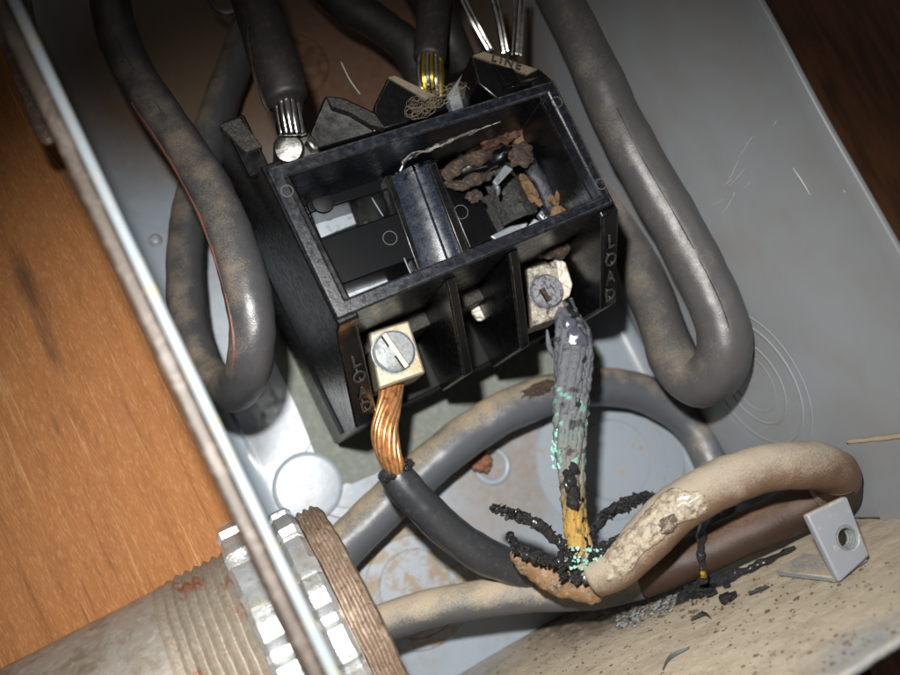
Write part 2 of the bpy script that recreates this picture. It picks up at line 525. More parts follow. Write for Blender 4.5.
def chunk(c, r, seed=0, sq=(1, 1, 1), sub=2, rough=0.45, fr=1.6):
    import bmesh
    bm = bmesh.new()
    bmesh.ops.create_icosphere(bm, subdivisions=sub, radius=1)
    rnd = Vector((seed * 3.1, seed * 1.7, seed))
    for v in bm.verts:
        k = 1 + noise.noise(v.co * fr + rnd) * rough + noise.noise(v.co * fr * 2.7 + rnd) * rough * 0.5
        v.co = Vector((v.co.x * sq[0], v.co.y * sq[1], v.co.z * sq[2])) * r * k + Vector(c)
    vs = [v.co.copy() for v in bm.verts]
    fs = [tuple(v.index for v in f.verts) for f in bm.faces]
    bm.free()
    return vs, fs


# ============================================================ woodwork behind
def woodwall(name, x0, x1, z, m, label, grooves):
    def f(s, t):
        x, y = x0 + (x1 - x0) * s, -22 + 62 * t
        zz = z + 0.06 * noise.noise(Vector((x * 2.2, y * 0.25, 0))) + 0.025 * noise.noise(Vector((x * 9, y * 0.8, 3)))
        for g, w, dd in grooves:
            zz += dd * math.exp(-((x - g) / w) ** 2)
        return Vector((x, y, zz))
    o = obj(name, grid(f, 150, 120), m)
    tag(o, label, 'wood wall', kind='structure')
    return o


woodwall('wall', -26, -0.45, 3.2, M_wood, 'orange brown rough wood board left of the metal box', [(-7.5, 0.12, -0.15), (-3.6, 0.1, -0.05)])
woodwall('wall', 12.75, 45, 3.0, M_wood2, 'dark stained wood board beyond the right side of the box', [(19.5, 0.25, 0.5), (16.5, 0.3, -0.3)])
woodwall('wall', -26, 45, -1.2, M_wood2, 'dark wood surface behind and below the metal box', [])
crack = tag(obj('wood_splinter', tube([(46, 148, 3.3, .03), (62, 170, 3.3, .03), (80, 200, 3.3, .025), (104, 235, 3.3, .01)], 5), M_lint),
            'thin pale hair on the orange wood below the brown hasp', 'hair')

# ============================================================ enclosure
enc = empty('electrical_box', (6.2, 3, 0), 'grey painted steel disconnect box, open, with dusty floor', 'electrical box')
YT, YB, XR, ZF = 24.0, -6.5, 12.5, 11.8
RF = 0.45


def backf(s, t):
    w = XR + math.pi * RF / 2 * 2 - 2 * RF
    q = s * w
    y = YB + (YT - YB) * t
    a = math.pi * RF / 2
    if q < a:
        th = q / RF
        x, z = RF - RF * math.cos(th), RF - RF * math.sin(th)
    elif q > w - a:
        th = (w - q) / RF
        x, z = XR - RF + RF * math.cos(th), RF - RF * math.sin(th)
    else:
        x, z = RF + q - a, 0
        z += 0.035 * noise.noise(Vector((x * 0.35, y * 0.35, 2)))
        c = P(215, 425, 0)
        z += 0.35 * math.exp(-((x - c.x) ** 2 + (y - c.y) ** 2) / 1.2)
    return Vector((x, y, z))


back = obj('back_panel', grid(backf, 120, 150), M_back, enc)
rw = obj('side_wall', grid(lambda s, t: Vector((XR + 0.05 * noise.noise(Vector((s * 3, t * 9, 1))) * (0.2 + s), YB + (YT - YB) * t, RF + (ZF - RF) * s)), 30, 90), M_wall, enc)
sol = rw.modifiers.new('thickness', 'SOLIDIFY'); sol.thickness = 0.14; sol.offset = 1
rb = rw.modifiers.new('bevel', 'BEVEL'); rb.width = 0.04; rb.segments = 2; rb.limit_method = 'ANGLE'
lw = obj('side_wall', box(-0.14, 0.0, YB, YT, RF, ZF - 0.1), M_lwall, enc)
# rolled lip and grimy outer flange of the left wall
lip = obj('rolled_lip', tube([(-0.04, YB - 0.1, ZF, .095), (-0.05, -1, ZF, .095), (-0.06, 6, ZF, .095), (-0.04, YT, ZF, .095)], 20, 20, rough=0.012, rs=1.1, world=True), M_hem, enc)
obj('outer_flange', join(box(-0.42, -0.14, YB, YT, ZF - 0.5, ZF - 0.07)), M_flange, enc, bevel=0.08)
# floor of the box
def floorf(s, t):
    x, z = XR * s, 12.35 * t
    y = YB + 0.05 * noise.noise(Vector((x * 0.4, z * 0.4, 5))) + 0.015 * noise.noise(Vector((x * 2.5, z * 2.5, 5)))
    y += 0.012 * noise.noise(Vector((x * 7, z * 7, 5)))
    return Vector((x, y, z))
bw = obj('bottom_wall', grid(floorf, 160, 150), M_ledge, enc)
sol = bw.modifiers.new('thickness', 'SOLIDIFY'); sol.thickness = 0.14; sol.offset = 1
fl = [PX(848, 443, 12.42), PX(960, 432, 12.42), Vector((12.42, YB, 11.9)), Vector((12.42, YB, PX(848, 443, 12.42).z - 0.3))]
flv = fl + [v + Vector((0.07, 0, 0)) for v in fl]
obj('corner_flange', (flv, [(0, 1, 2, 3), (7, 6, 5, 4), (0, 4, 5, 1), (1, 5, 6, 2), (2, 6, 7, 3), (3, 7, 4, 0)]), M_wall, enc, smooth=False)
obj('dust_line', tube([tuple(fl[0] + Vector((0, .02, 0))) + (.035,), tuple((fl[0] + fl[1]) / 2 + Vector((0, .03, 0))) + (.05,), tuple(fl[1]) + (.04,)], 8, 12, rough=0.02, rs=6, world=True), M_dust, enc)

# knockouts pressed in the back panel and the right wall
def knockout(c, axis, radii, m, parent, name='knockout'):
    R = radii[0]
    prof = []
    h = 0.02
    prof.append((R + 0.06, -0.05))
    prof.append((R, h))
    step = 0.032
    for q in radii[1:]:
        prof += [(q + 0.05, h), (q + 0.035, h - step), (q + 0.015, h - step), (q, h + 0.005)]
        h += 0.012
    prof += [(0.001, h + 0.01)]
    prof = [(max(r, 0.001), z) for r, z in prof]
    o = obj(name, lathe(c, axis, prof, 96), m, parent, angle=22)
    return o


Zd = (0, 0, 1)
knockout(P(612, 460, 0.04), Zd, (2.35, 1.75, 1.2), M_knock, back)
knockout(P(415, 586, 0.04), Zd, (1.75, 1.4, 1.0), M_knockd, back)
knockout(P(350, 470, 0.02), Zd, (1.35, 1.05), M_knock, back)
knockout(P(295, 65, 0.04), Zd, (1.0, 0.7), mat('brown stained disc', (0.15, 0.08, 0.045), .5, var=((.09, .045, .025), 3, .45, .6)), back)
knockout(P(155, 240, 0.04), Zd, (0.15, 0.1), M_knockd, back)
obj('embossed_disc', lathe(P(308, 487, 0), Zd, [(1.0, 0), (0.97, 0.08), (0.92, 0.11), (0.85, 0.115), (0.3, 0.115), (0.001, 0.115)], 64), M_knock, back)
c5 = PX(752, 382, 12.5)
for R, r, g in ((2.05, .03, 0), (1.75, .045, 0), (1.2, .04, 0), (0.85, .025, 0)):
    obj('knockout_ring', ringm(c5, (1, 0, 0), R, r, 96, 8, None, flat=0.45), M_wall, rw)
# mounting hole with a rusted screw
mh = P(492, 466, 0)
obj('mounting_hole', join(ringm(mh + Vector((0, 0, .05)), Zd, 0.48, 0.085, 48, 10, flat=0.6)), M_knock, back)
ms = empty('mounting_screw', tuple(mh), 'rusted screw set in the back panel left of the burnt wire', 'screw')
obj('screw_head', chunk(P(481, 462, 0.35), 0.33, 3, (1, 1, .6), 3, 0.35, 2.2), mat('red rust', (0.2, 0.08, 0.04), .8, var=((.34, .17, .11), 8, .5, .64), var2=((.06, .04, .03), 11, .52, .62), bump=(14, 1, 8)), ms)
# scratches
sc = [((727, 183), (738, 160)), ((729, 186), (745, 168)), ((723, 186), (733, 178)), ((712, 206), (724, 199)), ((722, 214), (732, 198)), ((732, 197), (734, 192)),
      ((744, 188), (750, 182)), ((793, 168), (810, 195)), ((776, 120), (772, 128)), ((740, 148), (756, 135)), ((843, 190), (845, 193)), ((738, 158), (752, 136))]
for a, b in sc:
    obj('scratch', tube([tuple(PX(*a, 12.475)) + (.008,), tuple(PX((a[0] + b[0]) / 2 + 0.6, (a[1] + b[1]) / 2, 12.475)) + (.014,), tuple(PX(*b, 12.475)) + (.006,)], 5, 4, world=True, roundcap=False), M_scratch, rw)

# paper under the block
pz = 0.07
pv = [P(*q, pz) for q in ((268, 345), (300, 415), (331, 497), (338, 489), (346, 483), (352, 484), (375, 474), (408, 455), (445, 433), (480, 412), (520, 397), (560, 380), (604, 358))]
pv += [Vector((11.0, 8.8, pz)), Vector((2.2, 8.8, pz))]
pap = obj('insulating_paper', prism(pv, 0.045), M_paper, smooth=False, origin=tuple(P(400, 400, pz)))
tag(pap, 'grey green sheet of insulating paper lying under the black fuse block', 'paper')

# ============================================================ fuse block
blk = empty('fuse_block', (6.1, 4.4, 0.08), 'black plastic fuse block with an open raised frame, its right half burnt', 'fuse block')
BX0, BX1, BY0, BY1 = 2.65, 9.75, 0.88, 8.3
ZS, ZR = 6.5, 8.5
obj('base_plate', box(BX0, BX1 + .1, BY0 + .02, BY1, 0.09, 0.9), M_blk, blk, bevel=0.05)
M_flo = mat('dull black phenolic', (0.0022, 0.0022, 0.0024), 0.55, spec=0.2, var=((0.012, 0.011, 0.01), 14, 0.55, 0.75), bump=(20, .1, 4))
obj('terminal_floor', box(BX0 + .03, BX1, BY0 + .05, BY1 - 0.05, 0.92, 3.0), M_flo, blk, bevel=0.04)
# end walls of the body: full side, top edge sloping down towards both terminals
def plate(prof, x0, x1, lean=0.0):
    n = len(prof)
    vs = [Vector((x0 - lean * (8.4 - z) / 7.5, y, z)) for y, z in prof] + [Vector((x1, y, z)) for y, z in prof]
    fs = [tuple(range(n)), tuple(range(2 * n - 1, n - 1, -1))]
    fs += [(i, n + i, n + (i + 1) % n, (i + 1) % n) for i in range(n)]
    return vs, fs


obj('end_wall', plate([(.82, .93), (.82, 4.9), (2.42, 7.5), (2.62, 7.9), (2.68, 8.42), (6.32, 8.42), (6.4, 7.5), (6.75, 6.75), (8.2, 6.75), (8.2, .93)], 2.88, 3.36, .24), M_blk, blk, bevel=0.05)
obj('end_wall', plate([(.76, .93), (.76, 5.85), (2.25, 7.8), (2.5, 8.1), (6.0, 8.1), (6.5, 6.9), (7.3, 6.7), (7.3, .93)], 9.3, 9.76), M_blk, blk, bevel=0.05)
# raised frame
out_ = [P(*q, ZR) for q in ((265, 168), (554, 79), (614, 203), (337, 320))]
inn_ = [P(*q, ZR) for q in ((285, 176), (548, 93), (601, 196), (345, 299))]
vs = out_ + inn_ + [Vector((v.x, v.y, 3.0)) for v in out_] + [Vector((v.x, v.y, 3.0)) for v in inn_]
fs = []
for i in range(4):
    j = (i + 1) % 4
    fs += [(i, j, 4 + j, 4 + i), (8 + i, 8 + j, j, i), (4 + i, 4 + j, 12 + j, 12 + i), (12 + i, 12 + j, 8 + j, 8 + i)]
frm = obj('raised_frame', (vs, fs), M_frame, blk, bevel=0.05)
for u, v in ((287, 191), (557, 102), (601, 184)):
    obj('moulding_mark', ringm(P(u, v, ZR + .005), Zd, 0.12, 0.013, 32, 6), M_mark, frm)
# ring of chipped edge
obj('chipped_edge', tube([(402, 163, 8.3, .03), (414, 155, 8.3, .05), (430, 149, 8.3, .045), (446, 142, 8.35, .035), (470, 133, 8.4, .03), (500, 122, 8.4, .01)], 8, 6, rough=0.05, rs=4), M_frame, frm)
obj('chipped_edge', tube([(400, 171, 8.0, .025), (406, 160, 8.1, .035), (412, 154, 8.15, .03), (421, 151, 8.2, .01)], 8, 6, flat=0.5), M_plate, frm)

# left well
zw = 6.3
well = [((303, 198), (388, 168), (397, 187), (310, 213)),     # bar above upper slot
        ((313, 241), (402, 211), (422, 256), (338, 286)),     # wide bar
        ((380, 190), (400, 183), (424, 268), (411, 274))]
obj('well_floor', pp(((296, 186), (395, 152), (440, 250), (348, 300)), 4.0, 3.05), M_blk, blk)
M_bar = mat('clean black crossbar', (0.0025, 0.003, 0.004), 0.22, spec=0.45, var=((0.008, 0.008, 0.009), 22, 0.6, 0.8), bump=(50, .05, 3))
for q, z in zip(well, (6.3, 6.55, 6.2)):
    obj('cross_bar', pp(q, z, 4.0), M_bar, blk, bevel=0.04)
obj('side_bar', pp(((280, 178), (298, 184), (348, 298), (335, 297)), 6.1, 4.0), M_blk, blk, bevel=0.04)
obj('contact_plate', pp(((303, 222), (350, 205), (357, 224), (314, 241)), 5.3, 4.9), M_plate, blk, bevel=0.03)
obj('contact_plate', pp(((337, 287), (385, 270), (389, 282), (345, 300)), 5.3, 4.9), M_plate, blk, bevel=0.03)
obj('fuse_clip', tube([(288, 188, 6.4, .2), (312, 181, 6.4, .2), (340, 171, 6.4, .2), (360, 164, 6.4, .2)], 20, 6, roundcap=False), M_flo, blk)
obj('round_boss', lathe(P(323, 203, 6.3), Zd, [(0.26, 0), (0.25, .08), (0.2, .1), (0.001, .1)], 28), M_flo, blk)
obj('moulding_mark', ringm(P(390, 238, 6.56), Zd, 0.16, 0.012, 32, 6), M_mark, blk)
obj('edge_highlight', tube([(404, 258, 6.62, .02), (412, 276, 6.62, .02)], 6, 4), M_plate, blk)  # pale rods painting the highlights on the right edges of the slots
obj('edge_highlight', tube([(372, 198, 6.5, .015), (383, 216, 6.5, .018)], 6, 4), M_plate, blk)

# arched glossy divider
def divf(s, t):
    a = P(392 + (424 - 392) * t, 176 + (273 - 176) * t, 6.7)
    b = P(428 + (464 - 428) * t, 164 + (254 - 164) * t, 6.7)
    p = a.lerp(b, s)
    p.z += 0.0 + 0.28 * math.cos((s - 0.75) * 2.1) - (0.07 if abs(s - .52) < .018 else 0)
    return p
obj('divider', grid(divf, 60, 30), M_gloss, blk, angle=80)
obj('divider_wall', pp(((428, 165), (436, 161), (470, 250), (462, 254)), 7.1, 4.0), M_blk, blk, bevel=0.03)
obj('divider_wall', pp(((384, 176), (392, 174), (424, 268), (418, 271)), 6.6, 4.0), M_blk, blk, bevel=0.03)
# front wall of the well seen above the divider
obj('back_bar', pp(((388, 160), (432, 146), (440, 160), (396, 176)), 6.4, 4.0), M_blk, blk, bevel=0.04)

# right well, burnt out
bz = 5.2
obj('burnt_floor', pp(((436, 160), (560, 120), (600, 196), (470, 248)), 4.3, 3.05), M_ashpl, blk)
obj('burnt_panel', pp(((437, 170), (462, 160), (500, 236), (470, 249)), [6.1, 5.9, 5.9, 6.1], 4.3), M_blk, blk, bevel=0.04)
def blister(s, t):
    a = P(480 + 24 * t, 176 + 50 * t, 5.6)
    b = P(514 + 24 * t, 164 + 52 * t, 5.6)
    p = a.lerp(b, s)
    p.z += 0.42 * math.sin(math.pi * s) + 0.05 * noise.noise(p * 5) + 0.03 * noise.noise(p * 13)
    return p
obj('blistered_shell', grid(blister, 50, 60), M_ashpl, blk)
obj('moulding_mark', ringm(P(461, 212, 6.08), Zd, 0.17, 0.012, 32, 6), M_mark, blk)
obj('charred_bar', tube([(447, 182, 6.1, .09), (455, 186, 6.2, .17), (468, 181, 6.2, .17), (482, 177, 6.2, .18), (490, 176, 6.5, .14)], 18, 8, rough=0.12, rs=3, flat=0.55), M_burn, blk)
obj('charred_bar', tube([(441, 182, 5.9, .1), (455, 168, 6.2, .18), (470, 157, 6.2, .22), (486, 147, 6.2, .2), (500, 143, 6.1, .12)], 18, 8, rough=0.16, rs=2.4, seed=4, flat=0.55), M_burn, blk)
obj('charred_bar', tube([(448, 172, 5.9, .16), (470, 166, 6.0, .26), (492, 160, 6.0, .26), (510, 152, 6.0, .2)], 18, 8, rough=0.12, rs=2.4, seed=9), M_blk, blk)
obj('rust_crust', tube([(480, 143, 6.4, .1), (495, 134, 6.5, .24), (510, 126, 6.5, .28), (524, 122, 6.4, .2), (536, 122, 6.4, .1)], 18, 8, rough=0.2, rs=2.6, seed=2), M_rust, blk)
obj('rust_crust', tube([(512, 138, 6.1, .2), (526, 134, 6.3, .36), (538, 138, 6.3, .34), (545, 148, 6.3, .24), (547, 158, 6.2, .12)], 20, 8, rough=0.24, rs=2.4, seed=7), M_wool, blk)
obj('rust_crust', tube([(547, 160, 6.1, .2), (555, 174, 6.2, .26), (561, 186, 6.2, .26), (564, 196, 6.1, .2)], 16, 8, rough=0.3, rs=4, seed=17), M_wool, blk)
obj('corrosion_tuft', join(chunk(P(563, 204, 6.3), 0.40, 11, (1.0, 1.3, .8), 4, 0.7, 2.6), chunk(P(558, 212, 5.8), 0.26, 13, (1, 1, .8), 4, 0.7, 3)), M_wool, blk)
obj('rust_crust', tube([(522, 176, 5.6, .12), (528, 186, 5.7, .2), (535, 197, 5.7, .16), (538, 204, 5.6, .08)], 14, 8, rough=0.14, rs=4, seed=21), M_wool, blk)
for i, (u, v, z, q) in enumerate(((540, 130, 6.2, .2), (552, 142, 6.0, .16), (566, 178, 5.8, .18), (574, 190, 5.7, .15), (550, 212, 6.0, .14), (505, 150, 6.0, .16), (475, 196, 6.1, .12), (530, 208, 5.9, .12), (572, 206, 5.7, .14))):
    obj('soot_crust', chunk(P(u, v, z), q, 40 + i, (1.5, 1.1, .5), 3, .9, 2.4), (M_burn, M_char, M_wool)[i % 3], blk)
obj('bent_spring', tube([(524, 152, 6.7, .24), (532, 168, 6.5, .2), (543, 184, 6.4, .22), (552, 202, 6.3, .24), (556, 214, 6.2, .2)], 16, 8, rough=0.04, rs=3, flat=0.5), M_blue, blk)
obj('spring_boss', chunk(P(521, 155, 6.8), 0.28, 5, (1.05, 1, .5), 4, 0.4), M_burn, blk)
obj('bent_contact', join(pp(((493, 181), (505, 165), (513, 169), (497, 186)), 6.95, 6.85), tube([(495, 184, 6.85, .05), (498, 189, 6.8, .06), (498, 195, 6.7, .03)], 8, 5)), M_plate, blk, bevel=0.02)
obj('contact_plate', pp(((490, 236), (510, 226), (528, 222), (527, 228), (497, 241)), 6.0, 5.8), M_plate, blk, bevel=0.03)
obj('contact_plate', pp(((538, 214), (544, 207), (562, 212), (545, 222)), 6.0, 5.8), M_plate, blk, bevel=0.03)
obj('contact_plate', pp(((528, 226), (534, 218), (541, 221), (534, 226)), 5.9, 5.8), M_plate, blk, bevel=0.03)
obj('dark_shell', pp(((556, 118), (566, 124), (600, 188), (580, 200)), [5.2, 6.0, 6.2, 5.2], 4.3), M_blk, blk, bevel=0.04)

# load side: barriers
obj('barrier', plate([(.78, 3.0), (.78, 5.6), (2.5, 7.6), (2.74, 7.8), (2.74, 3.0)], 5.5, 5.76), M_blk, blk, bevel=0.04)
obj('barrier', plate([(.75, 3.0), (.75, 5.75), (2.45, 7.7), (2.7, 7.9), (2.7, 3.0)], 7.02, 7.28), M_blk, blk, bevel=0.04)
obj('inner_ledge', prism([Vector(q) for q in ((3.1, 2.3, 5.0), (9.0, 2.3, 5.0), (9.0, 2.75, 5.0), (3.1, 2.75, 5.0))], 3.0), M_dustblk, blk, bevel=0.04)
obj('melted_plug', chunk(P(478, 307, 4.2), 0.26, 8, (0.8, 1.5, .7), 3, 0.25), M_white, blk)
def text(body, c, size, rot, parent, m, h=0.035):
    cu = bpy.data.curves.new('lettering', 'FONT')
    cu.body = body
    cu.size = size
    cu.extrude = h
    cu.align_x = 'CENTER'
    cu.align_y = 'CENTER'
    cu.space_character = 1.35
    cu.resolution_u = 3
    t = bpy.data.objects.new('tmp', cu)
    COL.objects.link(t)
    bpy.context.view_layer.update()
    me = bpy.data.meshes.new_from_object(t)
    bpy.data.objects.remove(t)
    me.name = 'lettering'
    me.materials.clear()
    me.materials.append(m)
    o = bpy.data.objects.new('lettering', me)
    COL.objects.link(o)
    o.parent = parent
    o.location = Vector(c) - wloc(parent)
    o.rotation_euler = (0, 0, rot)
    return o


ends = [o for o in blk.children if o.name.startswith('end_wall')]
for o, x, (ya, za), (yb, zb2) in ((ends[0], 3.13, (.82, 4.9), (2.42, 7.5)), (ends[1], 9.53, (.76, 5.85), (2.25, 7.8))):
    sl = Vector((0, yb - ya, zb2 - za)).normalized()
    nr = Vector((0, -sl.z, sl.y))
    t = text('L\nO\nA\nD', Vector((x, (ya + yb) / 2, (za + zb2) / 2)) + nr * .015, 0.42, 0, o, M_letter, 0.025)
    t.rotation_euler = (math.atan2(sl.z, sl.y), 0, 0)
    t.data.transform(Matrix.Diagonal((1.0, 1.35, 1, 1)))

# terminals
def terminal(name_mat, quad, z, zb, sc, r, slot, ms_, msl, label=None):
    t = obj('terminal_lug', pp(quad, z, zb), name_mat, blk, bevel=0.06)
    c = P(*sc, z)
    px = (c - EYE).length / F
    R = r * px
    obj('screw', lathe(c, Zd, [(R * 1.08, -0.02), (R * 1.08, 0.02), (R, 0.02), (R, 0.1), (R * 0.9, 0.15), (R * 0.5, 0.165), (0.001, 0.17)], 48, jitter=0.012), ms_, t)
    a, b_ = P(*slot[0], z + .17), P(*slot[1], z + .17)
    d = (b_ - a).normalized()
    n = Vector((-d.y, d.x, 0)) * 0.07
    n = n * 0.8
    obj('slot_shade', prism([a - n * 1.9, b_ - n * 1.9, b_ + n * 1.3, a + n * 1.3], z + .02), M_blk, t)  # raised black bar painting the shade of the slot recess
    obj('screw_slot', prism([a - n + Vector((0, 0, .02)), b_ - n + Vector((0, 0, .02)), b_ + n + Vector((0, 0, .02)), a + n + Vector((0, 0, .02))], z + .02), msl, t, bevel=0.015)
    if label:
        t['label'] = label
    return t


terminal(M_lug, ((368, 331), (409, 320), (426, 373), (379, 389)), 5.4, 3.9, (393.5, 352), 21, ((384, 334), (407, 367)), M_screw, M_slot, 'clean brass lug with bright slotted screw')
terminal(M_lugb, ((527, 268), (556, 260), (567, 315), (533, 326)), 5.4, 3.9, (546, 292), 17, ((542, 288), (550, 301)), M_scrb, M_burn, 'scorched lug with blackened screw')
obj('scorched_plate', pp(((556, 257), (566, 262), (573, 284), (570, 296), (563, 300)), 5.5, 5.0), M_white, blk, bevel=0.04)
obj('char_smear', tube([(540, 252, 5.5, .2), (555, 250, 5.7, .25), (566, 246, 5.7, .12)], 12, 6, rough=0.15, rs=3), M_burn, blk)

# line side: wedge posts and terminals
obj('line_post', pp(((218, 124), (240, 116), (263, 146), (246, 153)), 6.85, 6.5), M_dustblk, blk, bevel=0.05)
obj('line_post', pp(((325, 95), (344, 97), (376, 112), (388, 130), (318, 150), (309, 134)), [6.9, 6.9, 6.9, 6.7, 6.3, 6.3], 3.0), M_blk, blk, bevel=0.06)
obj('line_post', pp(((388, 77), (396, 76), (438, 97), (450, 110), (372, 133), (374, 105)), 6.7, 3.0), M_blk, blk, bevel=0.05)
obj('dusty_strip', pp(((326, 96), (343, 98), (375, 113), (386, 128), (372, 125), (350, 112), (332, 106)), 6.97, 6.7), M_dustblk, blk, bevel=0.03)
obj('dusty_strip', pp(((388, 77), (395, 75), (436, 95), (426, 99)), 6.78, 6.6), M_tanlab, blk, bevel=0.02)
obj('line_post', pp(((470, 56), (482, 50), (540, 69), (553, 80), (500, 102), (478, 84)), 6.7, 3.0), M_blk, blk, bevel=0.05)
ps = obj('label_strip', pp(((473, 55), (484, 51), (538, 69), (528, 74)), 6.80, 6.6), M_tanlab, blk, bevel=0.02)
a_, b_ = P(480, 54, 6.8), P(532, 71, 6.8)
text('LINE', (a_ + b_) / 2 + Vector((0, 0, .03)), 0.30, math.atan2((b_ - a_).y, (b_ - a_).x), ps, M_dustblk, 0.03)
obj('inner_web', pp(((447, 95), (471, 62), (494, 98), (480, 110), (455, 116)), 5.2, 3.0), M_plate if False else M_back, blk, bevel=0.04)
lt = obj('terminal_lug', pp(((272, 140), (316, 128), (328, 142), (322, 158), (282, 168)), 6.1, 4.6), M_chrome, blk, bevel=0.1)
obj('screw', lathe(P(289, 150, 6.1), (-0.15, -0.1, 1), [(0.36, -0.2), (0.36, 0.12), (0.31, 0.18), (0.16, .2), (0.001, 0.2)], 36, jitter=.02), M_chrome, lt)
obj('screw', lathe(P(315, 144, 6.1), (0.25, 0, 1), [(0.25, -0.2), (0.25, 0.16), (0.2, 0.2), (0.001, 0.2)], 6), M_chrome, lt)

# lint caught on the frame
def curls(c, n, r, seed):
    rnd = random.Random(seed)
    out = []
    for i in range(n):
        p = c + Vector((rnd.uniform(-1, 1) * r * 1.8, rnd.uniform(-.5, .5) * r, rnd.uniform(0, .3)))
        pts = []
        ph, rr = rnd.uniform(0, 6.28), rnd.uniform(.08, .4) * r * 1.4
        for k in range(9):
            ph += rnd.uniform(.3, 1.0)
            pts.append((p.x + rr * math.cos(ph), p.y + rr * math.sin(ph) * .6, p.z + rnd.uniform(-.06, .06), .004))
        out.append(tube(pts, 4, 3, world=True, roundcap=False))
    return join(*out)
tag(obj('lint_tuft', curls(P(436, 102, 7.6) - P(436, 102, 7.6), 80, 0.36, 5), M_lint, origin=(0, 0, 0)), 'tuft of pale curly lint caught on the upper edge of the black frame', 'lint', kind='stuff').location = P(436, 102, 7.6)

# ============================================================ cables
def cable(name, label, m, pts, seg=28, rough=0.04, origin=None, group=None, part='jacket', **k):
    e = empty(name, tuple(P(*(origin or pts[0][:3]))), label, 'cable', group)
    o = obj(part, tube(pts, seg, 10, rough=rough, rs=1.0, **k), m, e, angle=70)
    return e, o


A = [(104, -60, 3.2, .5), (113, 15, 3.8, .5), (128, 60, 4.2, .5), (155, 105, 4.8, .5), (187, 152, 5.4, .5), (216, 202, 6.0, .51), (238, 258, 6.4, .51), (251, 310, 6.5, .51), (252, 352, 6.2, .51),
     (243, 381, 5.4, .51), (226, 390, 4.2, .51), (206, 372, 3.2, .5), (191, 330, 2.5, .5), (186, 280, 2.1, .5), (189, 220, 1.8, .5), (204, 160, 1.6, .5), (224, 95, 1.5, .5), (246, 35, 1.5, .5), (268, -40, 1.5, .5)]
ca, _ = cable('cable', 'thick dusty black cable with a red stripe, looped down left of the fuse block', M_rubA, A, 32)


def surf_strip(pts, side, w, lift=0.012, t0=0.0, t1=1.0, sub=10, jit=0.0):
    """ribbon lying on a tube; side(ti) -> direction in world."""
    q = catmull([(*P(p[0], p[1], p[2]), p[3]) for p in pts], sub)
    ps = [Vector(a[:3]) for a in q]
    fr = frames(ps)
    n = len(ps)
    vs, fs = [], []
    idx = [i for i in range(n) if t0 <= i / (n - 1) <= t1]
    for i in idx:
        t, _, _ = fr[i]
        d = side(i / (n - 1))
        d = (d - t * d.dot(t)).normalized()
        e = t.cross(d)
        wj = w * (1 + jit * noise.noise(ps[i] * 3))
        for s in (-1, -0.4, 0.4, 1):
            a = s * wj / q[i][3]
            h = lift if abs(s) < 0.9 else -0.02
            vs.append(ps[i] + (d * math.cos(a) + e * math.sin(a)) * (q[i][3] + h))
    for i in range(len(idx) - 1):
        for k in range(3):
            fs.append((i * 4 + k, i * 4 + k + 1, (i + 1) * 4 + k + 1, (i + 1) * 4 + k))
    return vs, fs


obj('red_stripe', surf_strip(A, lambda t: Vector((-0.95, -0.15, 0.38)), 0.06, 0.024, 0.16, 0.47, jit=.8), M_red, ca)

# line cable top left with silver strands
cb, jb = cable('cable', 'black cable ending in silver strands at the upper left terminal', M_dark,
               [(240, -50, 5.4, .56), (252, -10, 5.8, .56), (264, 30, 6.2, .56), (276, 66, 6.5, .56), (286, 99, 6.6, .52)], 28)
obj('tape_edge', tube([(247, 20, 6.75, .03), (250, 50, 6.95, .03), (256, 80, 7.0, .035), (268, 112, 6.9, .04)], 6, 8, rough=.04, rs=5), M_dark, cb)
rnd = random.Random(3)
for k in range(5):
    t = (k - 2) / 2
    obj('strand', tube([(286 + t * 10, 92, 6.5 + .25 * (1 - t * t), .115), (288 + t * 10, 112, 6.5 + .25 * (1 - t * t), .12), (292 + t * 10, 134, 6.4 + .2 * (1 - t * t), .12)], 10, 6), M_tin, cb)

# middle line cable with yellowed strands
cm, _ = cable('cable', 'black cable with yellowed strands above the middle of the frame', M_dark,
              [(438, -50, 5.6, .42), (434, -10, 5.8, .42), (432, 30, 6.0, .42), (430, 58, 6.1, .40)], 24)
for k in range(6):
    t = (k - 2.5) / 2.5
    obj('strand', tube([(430 + t * 10, 54, 6.2 + .2 * (1 - t * t), .07), (430 + t * 11, 74, 6.3 + .2 * (1 - t * t), .075), (432 + t * 9, 97, 6.2, .07)], 8, 6), M_brassw if k % 2 else M_tin, cm)
# dark cable crossing behind
cable('cable', 'dark cable crossing the top of the picture behind the other line cables', M_dark, [(300, -40, 3.0, .5), (340, 0, 3.2, .5), (380, 25, 3.4, .5), (410, 50, 3.6, .5), (425, 90, 3.6, .45)], 20)
cable('cable', 'short dark cable rising at the very top between the strands', M_dark, [(400, -50, 3.6, .5), (425, -5, 4.6, .5), (445, 30, 5.0, .48), (462, 66, 4.6, .4)], 20)
# bare strands on the right of the line side
cs = empty('bare_conductor', tuple(P(500, 20, 6.5)), 'loose bare silver strands rising from the upper right terminal', 'bare wire')
for q in (((458, -8), (470, 18), (489, 52), .07), ((462, -8), (476, 20), (492, 50), .05), ((490, -8), (498, 20), (504, 54), .08), ((496, -8), (502, 20), (508, 52), .04),
          ((521, -8), (519, 20), (517, 55), .07), ((526, -8), (523, 20), (521, 56), .035), ((514, -8), (514, 22), (512, 55), .025)):
    obj('strand', tube([(*q[0], 6.6, q[3]), (*q[1], 6.6, q[3]), (*q[2], 6.4, q[3])], 8, 8), M_tin, cs)

